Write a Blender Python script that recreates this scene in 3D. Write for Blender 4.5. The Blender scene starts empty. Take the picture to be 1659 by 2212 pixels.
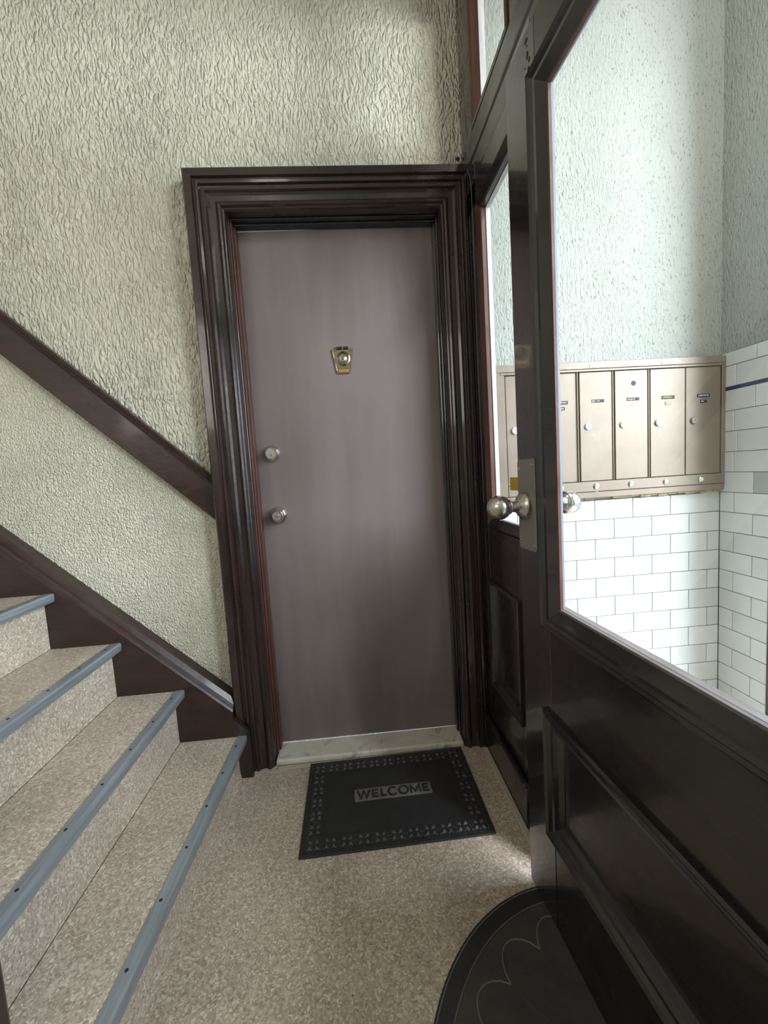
import bpy, bmesh, math, random
from mathutils import Vector, Matrix

random.seed(7)
S = bpy.context.scene
COL = S.collection
PI = math.pi

# ------------------------------------------------------------------ camera
CAMC = Vector((-0.8394, -1.5735, 1.0774))
yaw, pitch, roll = 0.0670, -0.0927, -0.0624
FPX = 920.0
_f = Vector((math.sin(yaw)*math.cos(pitch), math.cos(yaw)*math.cos(pitch), math.sin(pitch)))
_r = Vector((math.cos(yaw), -math.sin(yaw), 0))
_u = _r.cross(_f)
_r2 = math.cos(roll)*_r + math.sin(roll)*_u
_u2 = -math.sin(roll)*_r + math.cos(roll)*_u
cd = bpy.data.cameras.new('camera')
cd.sensor_fit = 'HORIZONTAL'; cd.sensor_width = 36.0; cd.lens = 36.0*FPX/1659.0
cd.clip_start = 0.02; cd.clip_end = 60
cam = bpy.data.objects.new('camera', cd); COL.objects.link(cam)
M = Matrix.Identity(4)
for i in range(3):
    M[i][0] = _r2[i]; M[i][1] = _u2[i]; M[i][2] = -_f[i]; M[i][3] = CAMC[i]
cam.matrix_world = M
S.camera = cam

# ------------------------------------------------------------------ sky, daylight and added fill lights
w = bpy.data.worlds.new('sky'); S.world = w; w.use_nodes = True
bg = w.node_tree.nodes['Background']
bg.inputs[0].default_value = (0.75, 0.88, 1.0, 1); bg.inputs[1].default_value = 1.2

def area(name, loc, rot, sx, sy, power, col):
    l = bpy.data.lights.new(name, 'AREA'); l.shape = 'RECTANGLE'; l.size = sx; l.size_y = sy
    l.energy = power; l.color = col
    o = bpy.data.objects.new(name, l); COL.objects.link(o); o.location = loc; o.rotation_euler = rot
    return o
# daylight standing in the open street doorway of the vestibule (right wall)
def aim(loc, to):
    return (Vector(to)-Vector(loc)).to_track_quat('-Z', 'Y').to_euler()
SKY = (2.66, -2.84, 2.85)
area('daylight_street_door', SKY, aim(SKY, (-0.40, -0.35, 1.0)), 2.3, 4.4, 560, (0.86, 0.93, 1.0))
STAIR_FILL = (4.2, -1.15, 3.4)
area('stair_fill_sky', STAIR_FILL, aim(STAIR_FILL, (-1.2, -0.7, 0.6)), 1.9, 4.8, 420, (0.72, 0.86, 1.0))  # unseen extra sky panel added to brighten the stairs
# unseen fill light added to brighten the lobby from the stair side
area('landing_fill', (-2.4, -2.45, 2.0), (PI/2, 0, 0), 0.9, 0.9, 10, (1.0, 0.95, 0.86))
def point_fill(name, loc, power, col, rad=0.12):
    l = bpy.data.lights.new(name, 'POINT'); l.energy = power; l.color = col; l.shadow_soft_size = rad
    o = bpy.data.objects.new(name, l); COL.objects.link(o); o.location = loc
point_fill('vestibule_fill', (0.12, -1.15, 2.60), 26, (1.0, 1.0, 0.93))  # unseen fill light added to lift the shaded vestibule walls
point_fill('lobby_fill', (-1.25, -1.75, 2.60), 3.5, (1.0, 0.95, 0.84))  # unseen warm fill light added for the lobby

vs = S.view_settings
vs.view_transform = 'Standard'; vs.look = 'None'; vs.exposure = 0.36; vs.gamma = 1.0
vs.use_curve_mapping = False

# ------------------------------------------------------------------ material helpers
class NT:
    def __init__(s, name):
        s.m = bpy.data.materials.new(name); s.m.use_nodes = True
        s.t = s.m.node_tree; s.b = s.t.nodes['Principled BSDF']
        s.out = s.t.nodes['Material Output']
    def n(s, typ, **k):
        nd = s.t.nodes.new(typ)
        for a, v in k.items():
            if a in nd.inputs.keys() if False else False: pass
            setattr(nd, a, v)
        return nd
    def l(s, a, b): s.t.links.new(a, b)
    def set(s, **k):
        for a, v in k.items():
            s.b.inputs[a.replace('_', ' ')].default_value = v
    def coord(s, scale=(1, 1, 1), rot=(0, 0, 0), which='Object'):
        tc = s.n('ShaderNodeTexCoord'); mp = s.n('ShaderNodeMapping')
        mp.inputs['Scale'].default_value = scale; mp.inputs['Rotation'].default_value = rot
        s.l(tc.outputs[which], mp.inputs['Vector']); return mp.outputs[0]
    def noise(s, vec, scale, detail=3, rough=0.5, dist=0.0):
        nd = s.n('ShaderNodeTexNoise'); nd.inputs['Scale'].default_value = scale
        nd.inputs['Detail'].default_value = detail; nd.inputs['Roughness'].default_value = rough
        nd.inputs['Distortion'].default_value = dist
        if vec is not None: s.l(vec, nd.inputs['Vector'])
        return nd.outputs['Fac']
    def ramp(s, fac, stops, interp='LINEAR'):
        nd = s.n('ShaderNodeValToRGB'); cr = nd.color_ramp; cr.interpolation = interp
        while len(cr.elements) < len(stops): cr.elements.new(0.5)
        for e, (p, c) in zip(cr.elements, stops):
            e.position = p; e.color = (c[0], c[1], c[2], 1) if hasattr(c, '__len__') else (c, c, c, 1)
        s.l(fac, nd.inputs[0]); return nd.outputs[0]
    def math(s, op, a, b=None, c=None):
        nd = s.n('ShaderNodeMath'); nd.operation = op
        for i, v in enumerate((a, b, c)):
            if v is None: continue
            if isinstance(v, (int, float)): nd.inputs[i].default_value = v
            else: s.l(v, nd.inputs[i])
        return nd.outputs[0]
    def mix(s, fac, a, b):
        nd = s.n('ShaderNodeMix'); nd.data_type = 'RGBA'
        for sk, v in ((nd.inputs[0], fac), (nd.inputs[6], a), (nd.inputs[7], b)):
            if isinstance(v, (int, float)): sk.default_value = v
            elif isinstance(v, tuple): sk.default_value = (v[0], v[1], v[2], 1)
            else: s.l(v, sk)
        return nd.outputs[2]
    def bump(s, h, dist=0.002, strength=1.0):
        nd = s.n('ShaderNodeBump'); nd.inputs['Distance'].default_value = dist
        nd.inputs['Strength'].default_value = strength
        s.l(h, nd.inputs['Height']); s.l(nd.outputs[0], s.b.inputs['Normal']); return nd

def simple(name, col, rough=0.5, metal=0.0, coat=0.0, spec=0.5, bump=None):
    t = NT(name); t.set(Base_Color=(*col, 1), Roughness=rough, Metallic=metal)
    t.b.inputs['Coat Weight'].default_value = coat
    t.b.inputs['Specular IOR Level'].default_value = spec
    if bump:
        t.bump(t.noise(t.coord(), bump[0], 2), bump[1], 1.0)
    return t.m

def wood(name, c1, c2, rough=0.22, coat=0.5, grain=(14, 14, 1.2), chip=0.0):
    t = NT(name)
    v = t.coord(grain)
    n1 = t.noise(v, 3.0, 5, 0.6, 0.6)
    col = t.mix(t.ramp(n1, [(0.35, 0.0), (0.7, 1.0)]), c1, c2)
    if chip:
        v2 = t.coord((9, 9, 5))
        ch = t.ramp(t.noise(v2, 6.0, 6, 0.65), [(0.70, 0.0), (0.73, 1.0)])
        col = t.mix(ch, col, (0.16, 0.075, 0.045))
    t.l(col, t.b.inputs['Base Color'])
    v3 = t.coord((1, 1, 1))
    rg = t.ramp(t.noise(v3, 9.0, 4), [(0.3, rough*0.75), (0.8, rough*1.5)])
    t.l(rg, t.b.inputs['Roughness'])
    t.b.inputs['Coat Weight'].default_value = coat
    t.b.inputs['Coat Roughness'].default_value = 0.08
    hb = t.math('ADD', t.math('MULTIPLY', t.noise(v, 5.0, 3), 0.5), t.noise(v3, 60.0, 3))
    t.bump(hb, 0.0007, 0.7)
    return t.m

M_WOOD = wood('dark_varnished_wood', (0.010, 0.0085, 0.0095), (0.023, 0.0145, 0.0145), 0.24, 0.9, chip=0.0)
M_WOODX = wood('dark_varnished_wood_across', (0.010, 0.0085, 0.0095), (0.023, 0.0145, 0.0145), 0.26, 0.45, grain=(1.2, 14, 14))
M_CASING = wood('dark_casing_wood', (0.014, 0.009, 0.009), (0.042, 0.020, 0.016), 0.28, 0.5, chip=1.0)
M_CASINGX = wood('dark_casing_wood_across', (0.014, 0.009, 0.009), (0.042, 0.020, 0.016), 0.28, 0.5, grain=(1.2, 14, 14), chip=1.0)
M_STAIRWOOD = wood('brown_stair_wood', (0.020, 0.009, 0.008), (0.042, 0.017, 0.013), 0.34, 0.25, grain=(2, 14, 9))
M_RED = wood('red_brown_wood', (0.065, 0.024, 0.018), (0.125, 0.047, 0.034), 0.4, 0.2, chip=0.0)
M_BEAD = wood('pale_weathered_bead', (0.42, 0.40, 0.40), (0.60, 0.57, 0.55), 0.45, 0.0)
M_BLUEBEAD = wood('blue_grey_painted_bead', (0.15, 0.18, 0.24), (0.20, 0.23, 0.29), 0.4, 0.1)
M_SILL = wood('weathered_sill_wood', (0.10, 0.083, 0.08), (0.175, 0.152, 0.15), 0.45, 0.1, grain=(3, 14, 14))
M_STRIP = simple('pale_floor_strip', (0.46, 0.40, 0.33), 0.5, bump=(40, 0.001))

# plaster with trowelled vertical ridges
def plaster(name, col, amount, pit_shade, fine_region=False):
    t = NT(name)
    tc = t.n('ShaderNodeTexCoord')
    wob = t.n('ShaderNodeTexNoise'); wob.inputs['Scale'].default_value = 7.0; wob.inputs['Detail'].default_value = 2
    t.l(tc.outputs['Object'], wob.inputs['Vector'])
    sub = t.n('ShaderNodeVectorMath'); sub.operation = 'SUBTRACT'
    t.l(wob.outputs['Color'], sub.inputs[0]); sub.inputs[1].default_value = (0.5, 0.5, 0.5)
    sc = t.n('ShaderNodeVectorMath'); sc.operation = 'SCALE'; sc.inputs['Scale'].default_value = 0.045
    t.l(sub.outputs[0], sc.inputs[0])
    add = t.n('ShaderNodeVectorMath'); add.operation = 'ADD'
    t.l(tc.outputs['Object'], add.inputs[0]); t.l(sc.outputs[0], add.inputs[1])
    def heights(sx, sz):
        mp = t.n('ShaderNodeMapping'); mp.inputs['Scale'].default_value = (sx, sx, sz)
        t.l(add.outputs[0], mp.inputs['Vector'])
        vo = t.n('ShaderNodeTexVoronoi'); vo.feature = 'SMOOTH_F1'; vo.inputs['Scale'].default_value = 1.0
        t.l(mp.outputs[0], vo.inputs['Vector'])
        vo.feature = 'DISTANCE_TO_EDGE'
        cell = t.ramp(vo.outputs['Distance'], [(0.0, 0.0), (0.26, 1.0)], 'EASE')
        nz = t.noise(mp.outputs[0], 1.1, 3, 0.55, 0.25)
        mp3 = t.n('ShaderNodeMapping'); mp3.inputs['Scale'].default_value = (sx*1.9, sx*1.9, sz*2.4)
        t.l(add.outputs[0], mp3.inputs['Vector'])
        n3 = t.noise(mp3.outputs[0], 1.0, 2, 0.5, 0.2)
        return t.math('ADD', t.math('ADD', t.math('MULTIPLY', cell, 0.30), t.math('MULTIPLY', nz, 1.25)), t.math('MULTIPLY', n3, 0.30))
    h = heights(80.0, 27.0)
    # patches where the trowel pressed flatter
    flat = t.ramp(t.noise(tc.outputs['Object'], 2.2, 2), [(0.3, 0.55), (0.7, 1.0)])
    if fine_region:
        h2 = t.math('MULTIPLY', heights(120.0, 80.0), 0.55)
        sep = t.n('ShaderNodeSeparateXYZ'); t.l(tc.outputs['Object'], sep.inputs[0])
        # under the sloping stair rail the relief is finer
        line = t.math('ADD', t.math('MULTIPLY', sep.outputs['X'], 0.93), sep.outputs['Z'])
        mask = t.ramp(t.math('ADD', t.math('MULTIPLY', line, 1.0), 0.74), [(0.45, 1.0), (0.60, 0.0)])
        mask = t.math('MULTIPLY', mask, t.ramp(t.math('MULTIPLY', sep.outputs['X'], -1.0), [(0.95, 0.0), (1.0, 1.0)]))
        nd = t.n('ShaderNodeMix'); nd.data_type = 'FLOAT'
        t.l(mask, nd.inputs[0]); t.l(h, nd.inputs[2]); t.l(h2, nd.inputs[3])
        h = nd.outputs[0]
    h = t.math('MULTIPLY', h, flat)
    fine = t.noise(tc.outputs['Object'], 160.0, 3)
    hh = t.math('ADD', h, t.math('MULTIPLY', fine, 0.10))
    t.bump(hh, amount, 1.0)
    mott = t.ramp(t.noise(tc.outputs['Object'], 3.0, 4), [(0.3, 0.92), (0.7, 1.04)])
    base = t.mix(1.0, col, col)
    mm = t.n('ShaderNodeMix'); mm.data_type = 'RGBA'; mm.blend_type = 'MULTIPLY'
    mm.inputs[0].default_value = 1.0; t.l(base, mm.inputs[6]); t.l(mott, mm.inputs[7])
    # crevice shade put into the colour as short dark vertical dashes
    mp2 = t.n('ShaderNodeMapping'); mp2.inputs['Scale'].default_value = (215.0, 215.0, 75.0)
    t.l(add.outputs[0], mp2.inputs['Vector'])
    cn = t.noise(mp2.outputs[0], 1.0, 1, 0.5, 0.2)
    crev = t.ramp(cn, [(0.315, 1.0), (0.365, 0.0)])
    final = t.mix(t.math('MULTIPLY', crev, pit_shade), mm.outputs[2], (0.14, 0.15, 0.12))
    t.l(final, t.b.inputs['Base Color'])
    t.set(Roughness=0.62)
    t.b.inputs['Specular IOR Level'].default_value = 0.25
    return t.m
M_PLASTER = plaster('cream_textured_plaster', (0.73, 0.695, 0.585), 0.0205, 0.12, True)
M_PLASTER2 = plaster('pale_green_textured_plaster', (0.335, 0.346, 0.318), 0.0038, 0.85)
M_CEIL = simple('cream_ceiling_paint', (0.62, 0.60, 0.52), 0.7, bump=(30, 0.001))

# speckled sheet floor
def speckle():
    t = NT('speckled_floor')
    v = t.coord((1, 1, 1))
    wn = t.n('ShaderNodeTexNoise'); wn.inputs['Scale'].default_value = 70.0
    t.l(v, wn.inputs['Vector'])
    mv = t.n('ShaderNodeMix'); mv.data_type = 'VECTOR'; mv.inputs[0].default_value = 0.015
    t.l(v, mv.inputs[4]); t.l(wn.outputs['Color'], mv.inputs[5])
    vo = t.n('ShaderNodeTexVoronoi'); vo.inputs['Scale'].default_value = 235.0
    t.l(mv.outputs[1], vo.inputs['Vector'])
    sp = t.n('ShaderNodeSeparateColor'); t.l(vo.outputs['Color'], sp.inputs[0])
    col = t.ramp(sp.outputs[0], [(0.0, (0.32, 0.245, 0.185)), (0.25, (0.41, 0.325, 0.26)), (0.65, (0.50, 0.415, 0.335)),
                                 (0.85, (0.59, 0.505, 0.42)), (1.0, (0.72, 0.635, 0.545))])
    big = t.ramp(t.noise(v, 5.0, 4), [(0.3, 0.88), (0.7, 1.1)])
    mm = t.n('ShaderNodeMix'); mm.data_type = 'RGBA'; mm.blend_type = 'MULTIPLY'; mm.inputs[0].default_value = 1.0
    t.l(col, mm.inputs[6]); t.l(big, mm.inputs[7])
    fl = t.n('ShaderNodeTexVoronoi'); fl.inputs['Scale'].default_value = 40.0
    t.l(v, fl.inputs['Vector'])
    spots = t.ramp(fl.outputs['Distance'], [(0.05, 1.0), (0.085, 0.0)])
    keep = t.n('ShaderNodeSeparateColor'); t.l(fl.outputs['Color'], keep.inputs[0])
    sel = t.math('GREATER_THAN', keep.outputs[1], 0.86)
    fin = t.mix(t.math('MULTIPLY', spots, sel), mm.outputs[2], (0.05, 0.035, 0.03))
    t.l(fin, t.b.inputs['Base Color'])
    t.set(Roughness=0.42)
    t.bump(sp.outputs[0], 0.0004, 0.6)
    return t.m
M_FLOOR = speckle()

def tile_mat(name, col):
    t = NT(name)
    v = t.coord((1, 1, 1))
    n = t.ramp(t.noise(v, 14.0, 4), [(0.3, 0.95), (0.75, 1.02)])
    oi = t.n('ShaderNodeObjectInfo')
    rnd = t.ramp(oi.outputs['Random'], [(0.0, 0.93), (1.0, 1.03)])
    mm = t.n('ShaderNodeMix'); mm.data_type = 'RGBA'; mm.blend_type = 'MULTIPLY'; mm.inputs[0].default_value = 1.0
    mm.inputs[6].default_value = (*col, 1); t.l(t.math('MULTIPLY', n, rnd), mm.inputs[7])
    t.l(mm.outputs[2], t.b.inputs['Base Color'])
    t.set(Roughness=0.16); t.bump(t.noise(v, 25.0, 2), 0.0012, 0.5)
    return t.m
M_TILE = tile_mat('white_glazed_tile', (0.62, 0.64, 0.625))
M_TILEGREY = simple('grey_cement_patch', (0.36, 0.38, 0.37), 0.6, bump=(50, 0.002))
M_BLUE = simple('cobalt_glaze', (0.018, 0.03, 0.16), 0.2)
M_GROUT = simple('dark_grout', (0.14, 0.15, 0.14), 0.9)
M_MORTAR = simple('rough_mortar_patch', (0.50, 0.54, 0.52), 0.8, bump=(60, 0.006))
M_MASTIC = wood('yellowed_mastic', (0.22, 0.18, 0.09), (0.50, 0.42, 0.24), 0.6, 0.0, grain=(6, 6, 6))

def metal_mat(name, col, rough, brushed=None):
    t = NT(name); t.set(Base_Color=(*col, 1), Roughness=rough, Metallic=1.0)
    if brushed:
        t.bump(t.noise(t.coord(brushed), 1.0, 3), 0.0003, 0.6)
    return t.m
M_CHROME = metal_mat('polished_chrome', (0.72, 0.70, 0.66), 0.12)
M_NICKEL = metal_mat('satin_nickel', (0.62, 0.59, 0.55), 0.26, (4, 900, 4))
M_PLATE = simple('grey_metal_push_plate', (0.25, 0.24, 0.22), 0.5, 0.25)
M_BRASS = simple('yellow_brass', (0.62, 0.42, 0.03), 0.4, 0.5)
M_AGED = metal_mat('aged_brass', (0.42, 0.36, 0.27), 0.25)
M_COPPER = simple('copper_nameplate', (0.55, 0.27, 0.10), 0.4, 0.4)
M_BLACK = simple('black_recess', (0.012, 0.012, 0.013), 0.6)
def alu():
    t = NT('worn_aluminium_nosing')
    n = t.noise(t.coord((60, 3, 60)), 2.0, 4)
    t.l(t.ramp(n, [(0.3, (0.27, 0.295, 0.33)), (0.7, (0.38, 0.415, 0.46))]), t.b.inputs['Base Color'])
    t.set(Metallic=0.5, Roughness=0.34)
    t.bump(n, 0.0006, 0.5); return t.m
M_ALU = alu()
def mailmat():
    t = NT('bronze_beige_enamel')
    n = t.noise(t.coord((1, 1, 1)), 9.0, 5, 0.6)
    t.l(t.ramp(n, [(0.3, (0.195, 0.152, 0.118)), (0.7, (0.24, 0.19, 0.15))]), t.b.inputs['Base Color'])
    t.set(Metallic=0.25, Roughness=0.42); t.bump(t.noise(t.coord(), 300.0, 2), 0.0003, 0.3); return t.m
M_MAIL = mailmat()
M_LOCK = simple('bright_lock_face', (0.70, 0.69, 0.66), 0.32, 0.45)
M_PAPER = simple('white_paper_label', (0.80, 0.82, 0.85), 0.6)
M_PENBLUE = simple('blue_print', (0.18, 0.28, 0.55), 0.6)
M_STRIPPRINT = simple('pale_worn_print', (0.45, 0.46, 0.46), 0.6)
M_BUTTON = simple('ivory_button', (0.55, 0.53, 0.42), 0.35)
def doormat():
    t = NT('door_brown_paint')
    v = t.coord((6, 6, 0.7)); v2 = t.coord((1, 1, 1))
    n = t.noise(v, 2.0, 5, 0.6, 0.4); n2 = t.noise(v2, 2.4, 4)
    c = t.mix(t.ramp(n, [(0.3, 0.0), (0.75, 1.0)]), (0.172, 0.140, 0.137), (0.230, 0.188, 0.184))
    c = t.mix(t.ramp(n2, [(0.4, 0.0), (0.65, 0.55)]), c, (0.25, 0.192, 0.194))
    t.l(c, t.b.inputs['Base Color']); t.set(Roughness=0.46)
    t.l(t.ramp(n2, [(0.3, 0.40), (0.7, 0.52)]), t.b.inputs['Roughness'])
    t.bump(t.noise(v, 8.0, 3), 0.0005, 0.5); return t.m
M_DOOR = doormat()
def marble():
    t = NT('worn_white_marble')
    v = t.coord((1, 1, 1))
    n = t.noise(v, 16.0, 5, 0.65, 0.8)
    c = t.ramp(n, [(0.32, (0.30, 0.29, 0.27)), (0.42, (0.62, 0.59, 0.53)), (0.7, (0.74, 0.70, 0.62))])
    t.l(c, t.b.inputs['Base Color']); t.set(Roughness=0.35); t.bump(n, 0.001, 0.4); return t.m
M_MARBLE = marble()
def rubber(name, c, rough):
    t = NT(name)
    v = t.coord((1, 1, 1))
    n = t.noise(v, 20.0, 5, 0.65)
    t.l(t.ramp(n, [(0.3, c), (0.75, tuple(min(1, a*1.7) for a in c))]), t.b.inputs['Base Color'])
    t.set(Roughness=rough); t.bump(t.noise(v, 420.0, 2), 0.0012, 0.8); return t.m
M_RUBBER = rubber('black_rubber', (0.018, 0.0182, 0.0195), 0.46)
M_RELIEF = rubber('worn_rubber_relief', (0.036, 0.036, 0.038), 0.34)
M_RUBBERPILE = rubber('charcoal_mat_pile', (0.042, 0.039, 0.036), 0.75)
M_RUBBERWORN = rubber('greyed_rubber', (0.11, 0.107, 0.103), 0.6)
def glass():
    t = NT('clear_thin_glass')
    tr = t.n('ShaderNodeBsdfTransparent'); gl = t.n('ShaderNodeBsdfGlossy'); gl.inputs['Roughness'].default_value = 0.02
    tr.inputs[0].default_value = (0.965, 0.985, 0.975, 1)
    lw = t.n('ShaderNodeLayerWeight')
    fr = t.math('MULTIPLY_ADD', t.math('POWER', lw.outputs['Facing'], 5.0), 0.96, 0.04)
    mx = t.n('ShaderNodeMixShader')
    t.l(fr, mx.inputs[0]); t.l(tr.outputs[0], mx.inputs[1]); t.l(gl.outputs[0], mx.inputs[2])
    t.l(mx.outputs[0], t.out.inputs['Surface']); return t.m
M_GLASS = glass()
M_LENS = simple('door_viewer_lens', (0.30, 0.31, 0.31), 0.05, 0.8)
M_CABLE = simple('grey_bell_wire', (0.10, 0.095, 0.09), 0.5)

# ------------------------------------------------------------------ mesh helpers
class MB:
    def __init__(s): s.v = []; s.f = []; s.sm = []
    def add(s, vs_, fs, smooth=False):
        o = len(s.v); s.v += [tuple(p) for p in vs_]
        for f in fs: s.f.append(tuple(o+i for i in f)); s.sm.append(smooth)
        return s
    def box(s, a, b):
        x0, y0, z0 = a; x1, y1, z1 = b
        P = [(x0,y0,z0),(x1,y0,z0),(x1,y1,z0),(x0,y1,z0),(x0,y0,z1),(x1,y0,z1),(x1,y1,z1),(x0,y1,z1)]
        return s.add(P, [(0,3,2,1),(4,5,6,7),(0,1,5,4),(1,2,6,5),(2,3,7,6),(3,0,4,7)])
    def bbox(s, a, b, e=0.002, seg=1):
        bm = bmesh.new()
        lo = Vector(a); hi = Vector(b); c = (lo+hi)/2; d = hi-lo
        bmesh.ops.create_cube(bm, size=1.0, matrix=Matrix.Translation(c) @ Matrix.Diagonal((abs(d.x), abs(d.y), abs(d.z), 1)))
        e = min(e, 0.45*min(abs(d.x), abs(d.y), abs(d.z)))
        bmesh.ops.bevel(bm, geom=list(bm.edges), offset=e, segments=seg, profile=0.5, affect='EDGES')
        bm.verts.index_update()
        s.add([v.co for v in bm.verts], [[v.index for v in f.verts] for f in bm.faces]); bm.free(); return s
    def loft(s, loops, cap=True, smooth=False, closed=True):
        n = len(loops[0]); o = len(s.v)
        for L in loops: s.v += [tuple(p) for p in L]
        for k in range(len(loops)-1):
            for i in range(n if closed else n-1):
                j = (i+1) % n
                s.f.append((o+k*n+i, o+k*n+j, o+(k+1)*n+j, o+(k+1)*n+i)); s.sm.append(smooth)
        if cap:
            s.f.append(tuple(o+i for i in reversed(range(n)))); s.sm.append(False)
            s.f.append(tuple(o+(len(loops)-1)*n+i for i in range(n))); s.sm.append(False)
        return s
    def lathe(s, prof, c, axis='-y', n=28):
        """prof: (radius, height along axis)."""
        c = Vector(c)
        ax = {'-y': Vector((0,-1,0)), 'y': Vector((0,1,0)), 'z': Vector((0,0,1)), 'x': Vector((1,0,0)), '-x': Vector((-1,0,0))}[axis]
        a = Vector((0,0,1)) if abs(ax.z) < 0.5 else Vector((1,0,0)); b = ax.cross(a)
        loops = []
        for r, h in prof:
            loops.append([c + ax*h + (a*math.cos(2*PI*i/n) + b*math.sin(2*PI*i/n))*max(r, 1e-5) for i in range(n)])
        return s.loft(loops, cap=True, smooth=True)
    def tube(s, pts, r, n=6):
        pts = [Vector(p) for p in pts]; loops = []
        for i, p in enumerate(pts):
            d = (pts[min(i+1, len(pts)-1)] - pts[max(i-1, 0)]).normalized()
            a = d.orthogonal().normalized() if i == 0 else (s._a - d*s._a.dot(d)).normalized()
            s._a = a; b = d.cross(a)
            loops.append([p + (a*math.cos(2*PI*k/n) + b*math.sin(2*PI*k/n))*r for k in range(n)])
        return s.loft(loops, smooth=True)
    def mesh(s, name):
        me = bpy.data.meshes.new(name); me.from_pydata(s.v, [], s.f)
        me.polygons.foreach_set('use_smooth', s.sm)
        bm = bmesh.new(); bm.from_mesh(me); bmesh.ops.recalc_face_normals(bm, faces=bm.faces); bm.to_mesh(me); bm.free()
        if any(s.sm): me.set_sharp_from_angle(angle=math.radians(34))
        me.update(); return me
    def build(s, name, mat, parent=None, loc=None):
        return link(name, s.mesh(name), mat, parent, loc)

def link(name, me, mat, parent=None, loc=None):
    if mat is not None and not me.materials: me.materials.append(mat)
    o = bpy.data.objects.new(name, me); COL.objects.link(o)
    if parent is not None: o.parent = parent
    if loc is not None: o.location = loc
    return o
def empty(name, loc=(0, 0, 0), rz=0.0):
    o = bpy.data.objects.new(name, None); COL.objects.link(o); o.location = loc; o.rotation_euler = (0, 0, rz)
    o.empty_display_size = 0.1
    return o
def tag(o, label=None, cat=None, group=None, kind=None):
    if label: o['label'] = label
    if cat: o['category'] = cat
    if group: o['group'] = group
    if kind: o['kind'] = kind
    return o
def struct(o): o['kind'] = 'structure'; return o
def bx(name, mat, a, b, parent=None, e=0.002, seg=1): return MB().bbox(a, b, e, seg).build(name, mat, parent)
def child(o, par): o.parent = par; return o

def rect_frame(parent, name, mats, s0, s1, z0, z1, prof):
    """four mitred strips round a rectangle; prof = (inward, depth) points, closed to the back."""
    def pt(side, wd, end):
        w_, d = wd
        if side == 'L': return (s0+w_, d, (z0+w_) if end == 0 else (z1-w_))
        if side == 'R': return (s1-w_, d, (z0+w_) if end == 0 else (z1-w_))
        if side == 'B': return ((s0+w_) if end == 0 else (s1-w_), d, z0+w_)
        return ((s0+w_) if end == 0 else (s1-w_), d, z1-w_)
    out = []
    for side in 'LRBT':
        m = mats[0] if side in 'LR' else mats[1]
        out.append(MB().loft([[pt(side, p, 0) for p in prof], [pt(side, p, 1) for p in prof]]).build(name, m, parent))
    return out

# ------------------------------------------------------------------ room shell
ZC = 2.85
XV = 0.59                      # vestibule right wall
XP = -0.385                    # lobby face of the glazed partition
struct(MB().box((-3.3, -2.6, -0.12), (0.91, 0.25, 0.0)).build('floor', M_FLOOR))
struct(MB().box((-3.3, -2.6, ZC), (0.91, 0.25, ZC+0.1)).build('ceiling', M_CEIL))
wb = MB()
wb.box((-3.3, 0, 0), (-1.215, 0.14, ZC)); wb.box((-1.215, 0, 1.99), (-0.468, 0.14, ZC)); wb.box((-0.468, 0, 0), (-0.36, 0.14, ZC))
WALL_BACK = struct(wb.build('wall_back', M_PLASTER))
WALL_VEST = struct(MB().box((-0.36, 0, 0), (XV, 0.14, ZC)).build('wall_vestibule', M_PLASTER2))
wr = MB()
XW = XV+0.32
wr.box((XV, -0.225, 0), (XW, 0.14, ZC)); wr.box((XV, -2.50, 2.72), (XW, -0.225, ZC)); wr.box((XV, -2.6, 0), (XW, -2.50, ZC))
WALL_RIGHT = struct(wr.build('wall_right', M_PLASTER2))
struct(MB().box((-3.42, -2.6, 0), (-3.3, 0.14, ZC)).build('wall_left', M_PLASTER))
struct(MB().box((-3.42, -2.72, 0), (XV+0.32, -2.6, ZC)).build('wall_front', M_PLASTER))

# -- vestibule tiles on the back wall (one object per tile)
P = 0.0765; Z0 = 0.9205; G = 0.0011
tile_cache = {}
def tile_mesh(wd, ht, mat):
    key = (round(wd, 4), round(ht, 4), mat.name)
    if key not in tile_cache:
        me = MB().bbox((-wd/2, -0.0028, -ht/2), (wd/2, 0.0028, ht/2), 0.0012, 1).mesh('tile'); me.materials.append(mat)
        tile_cache[key] = me
    return tile_cache[key]
def tile_back(x0, x1, z0, z1, mat=M_TILE):
    a, b = x0+G, x1-G; c, d = z0+G, z1-G
    o = link('tile', tile_mesh(b-a, d-c, mat), None, WALL_VEST, ((a+b)/2, -0.0032, (c+d)/2))
def tile_right(y0, y1, z0, z1, mat=M_TILE, name='tile'):
    a, b = y0-G, y1+G; c, d = z0+G, z1-G
    o = link(name, tile_mesh(a-b, d-c, mat), None, WALL_RIGHT, (XV-0.0032, (a+b)/2, (c+d)/2))
    o.rotation_euler = (0, 0, -PI/2)
for j in range(1, 13):
    zt = Z0 - (j-1)*P; zb = Z0 - j*P
    if j == 12: zb = 0.003
    off = 1 if j % 2 else 0
    xs = [-0.338] + [i*P for i in range(off-4, 8, 2) if i*P > -0.30] + [0.585]
    for a, b in zip(xs[:-1], xs[1:]):
        if j == 1 and b > 0.57: b = 0.505       # broken end tile, mortar patch beside it
        if b-a > 0.02: tile_back(a, b, zb, zt)
g = MB().box((-0.34, -0.0022, 0), (XV, 0.0, Z0+0.02)).build('grout', M_GROUT, WALL_VEST)
MB().box((0.508, -0.0045, Z0-P+0.002), (0.585, 0.0, Z0+0.006)).build('mortar_patch', M_MORTAR, WALL_VEST)
rows = [(Z0-j*P, Z0-(j-1)*P, -0.069 if j % 2 else -0.146) for j in range(1, 13)]
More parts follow.
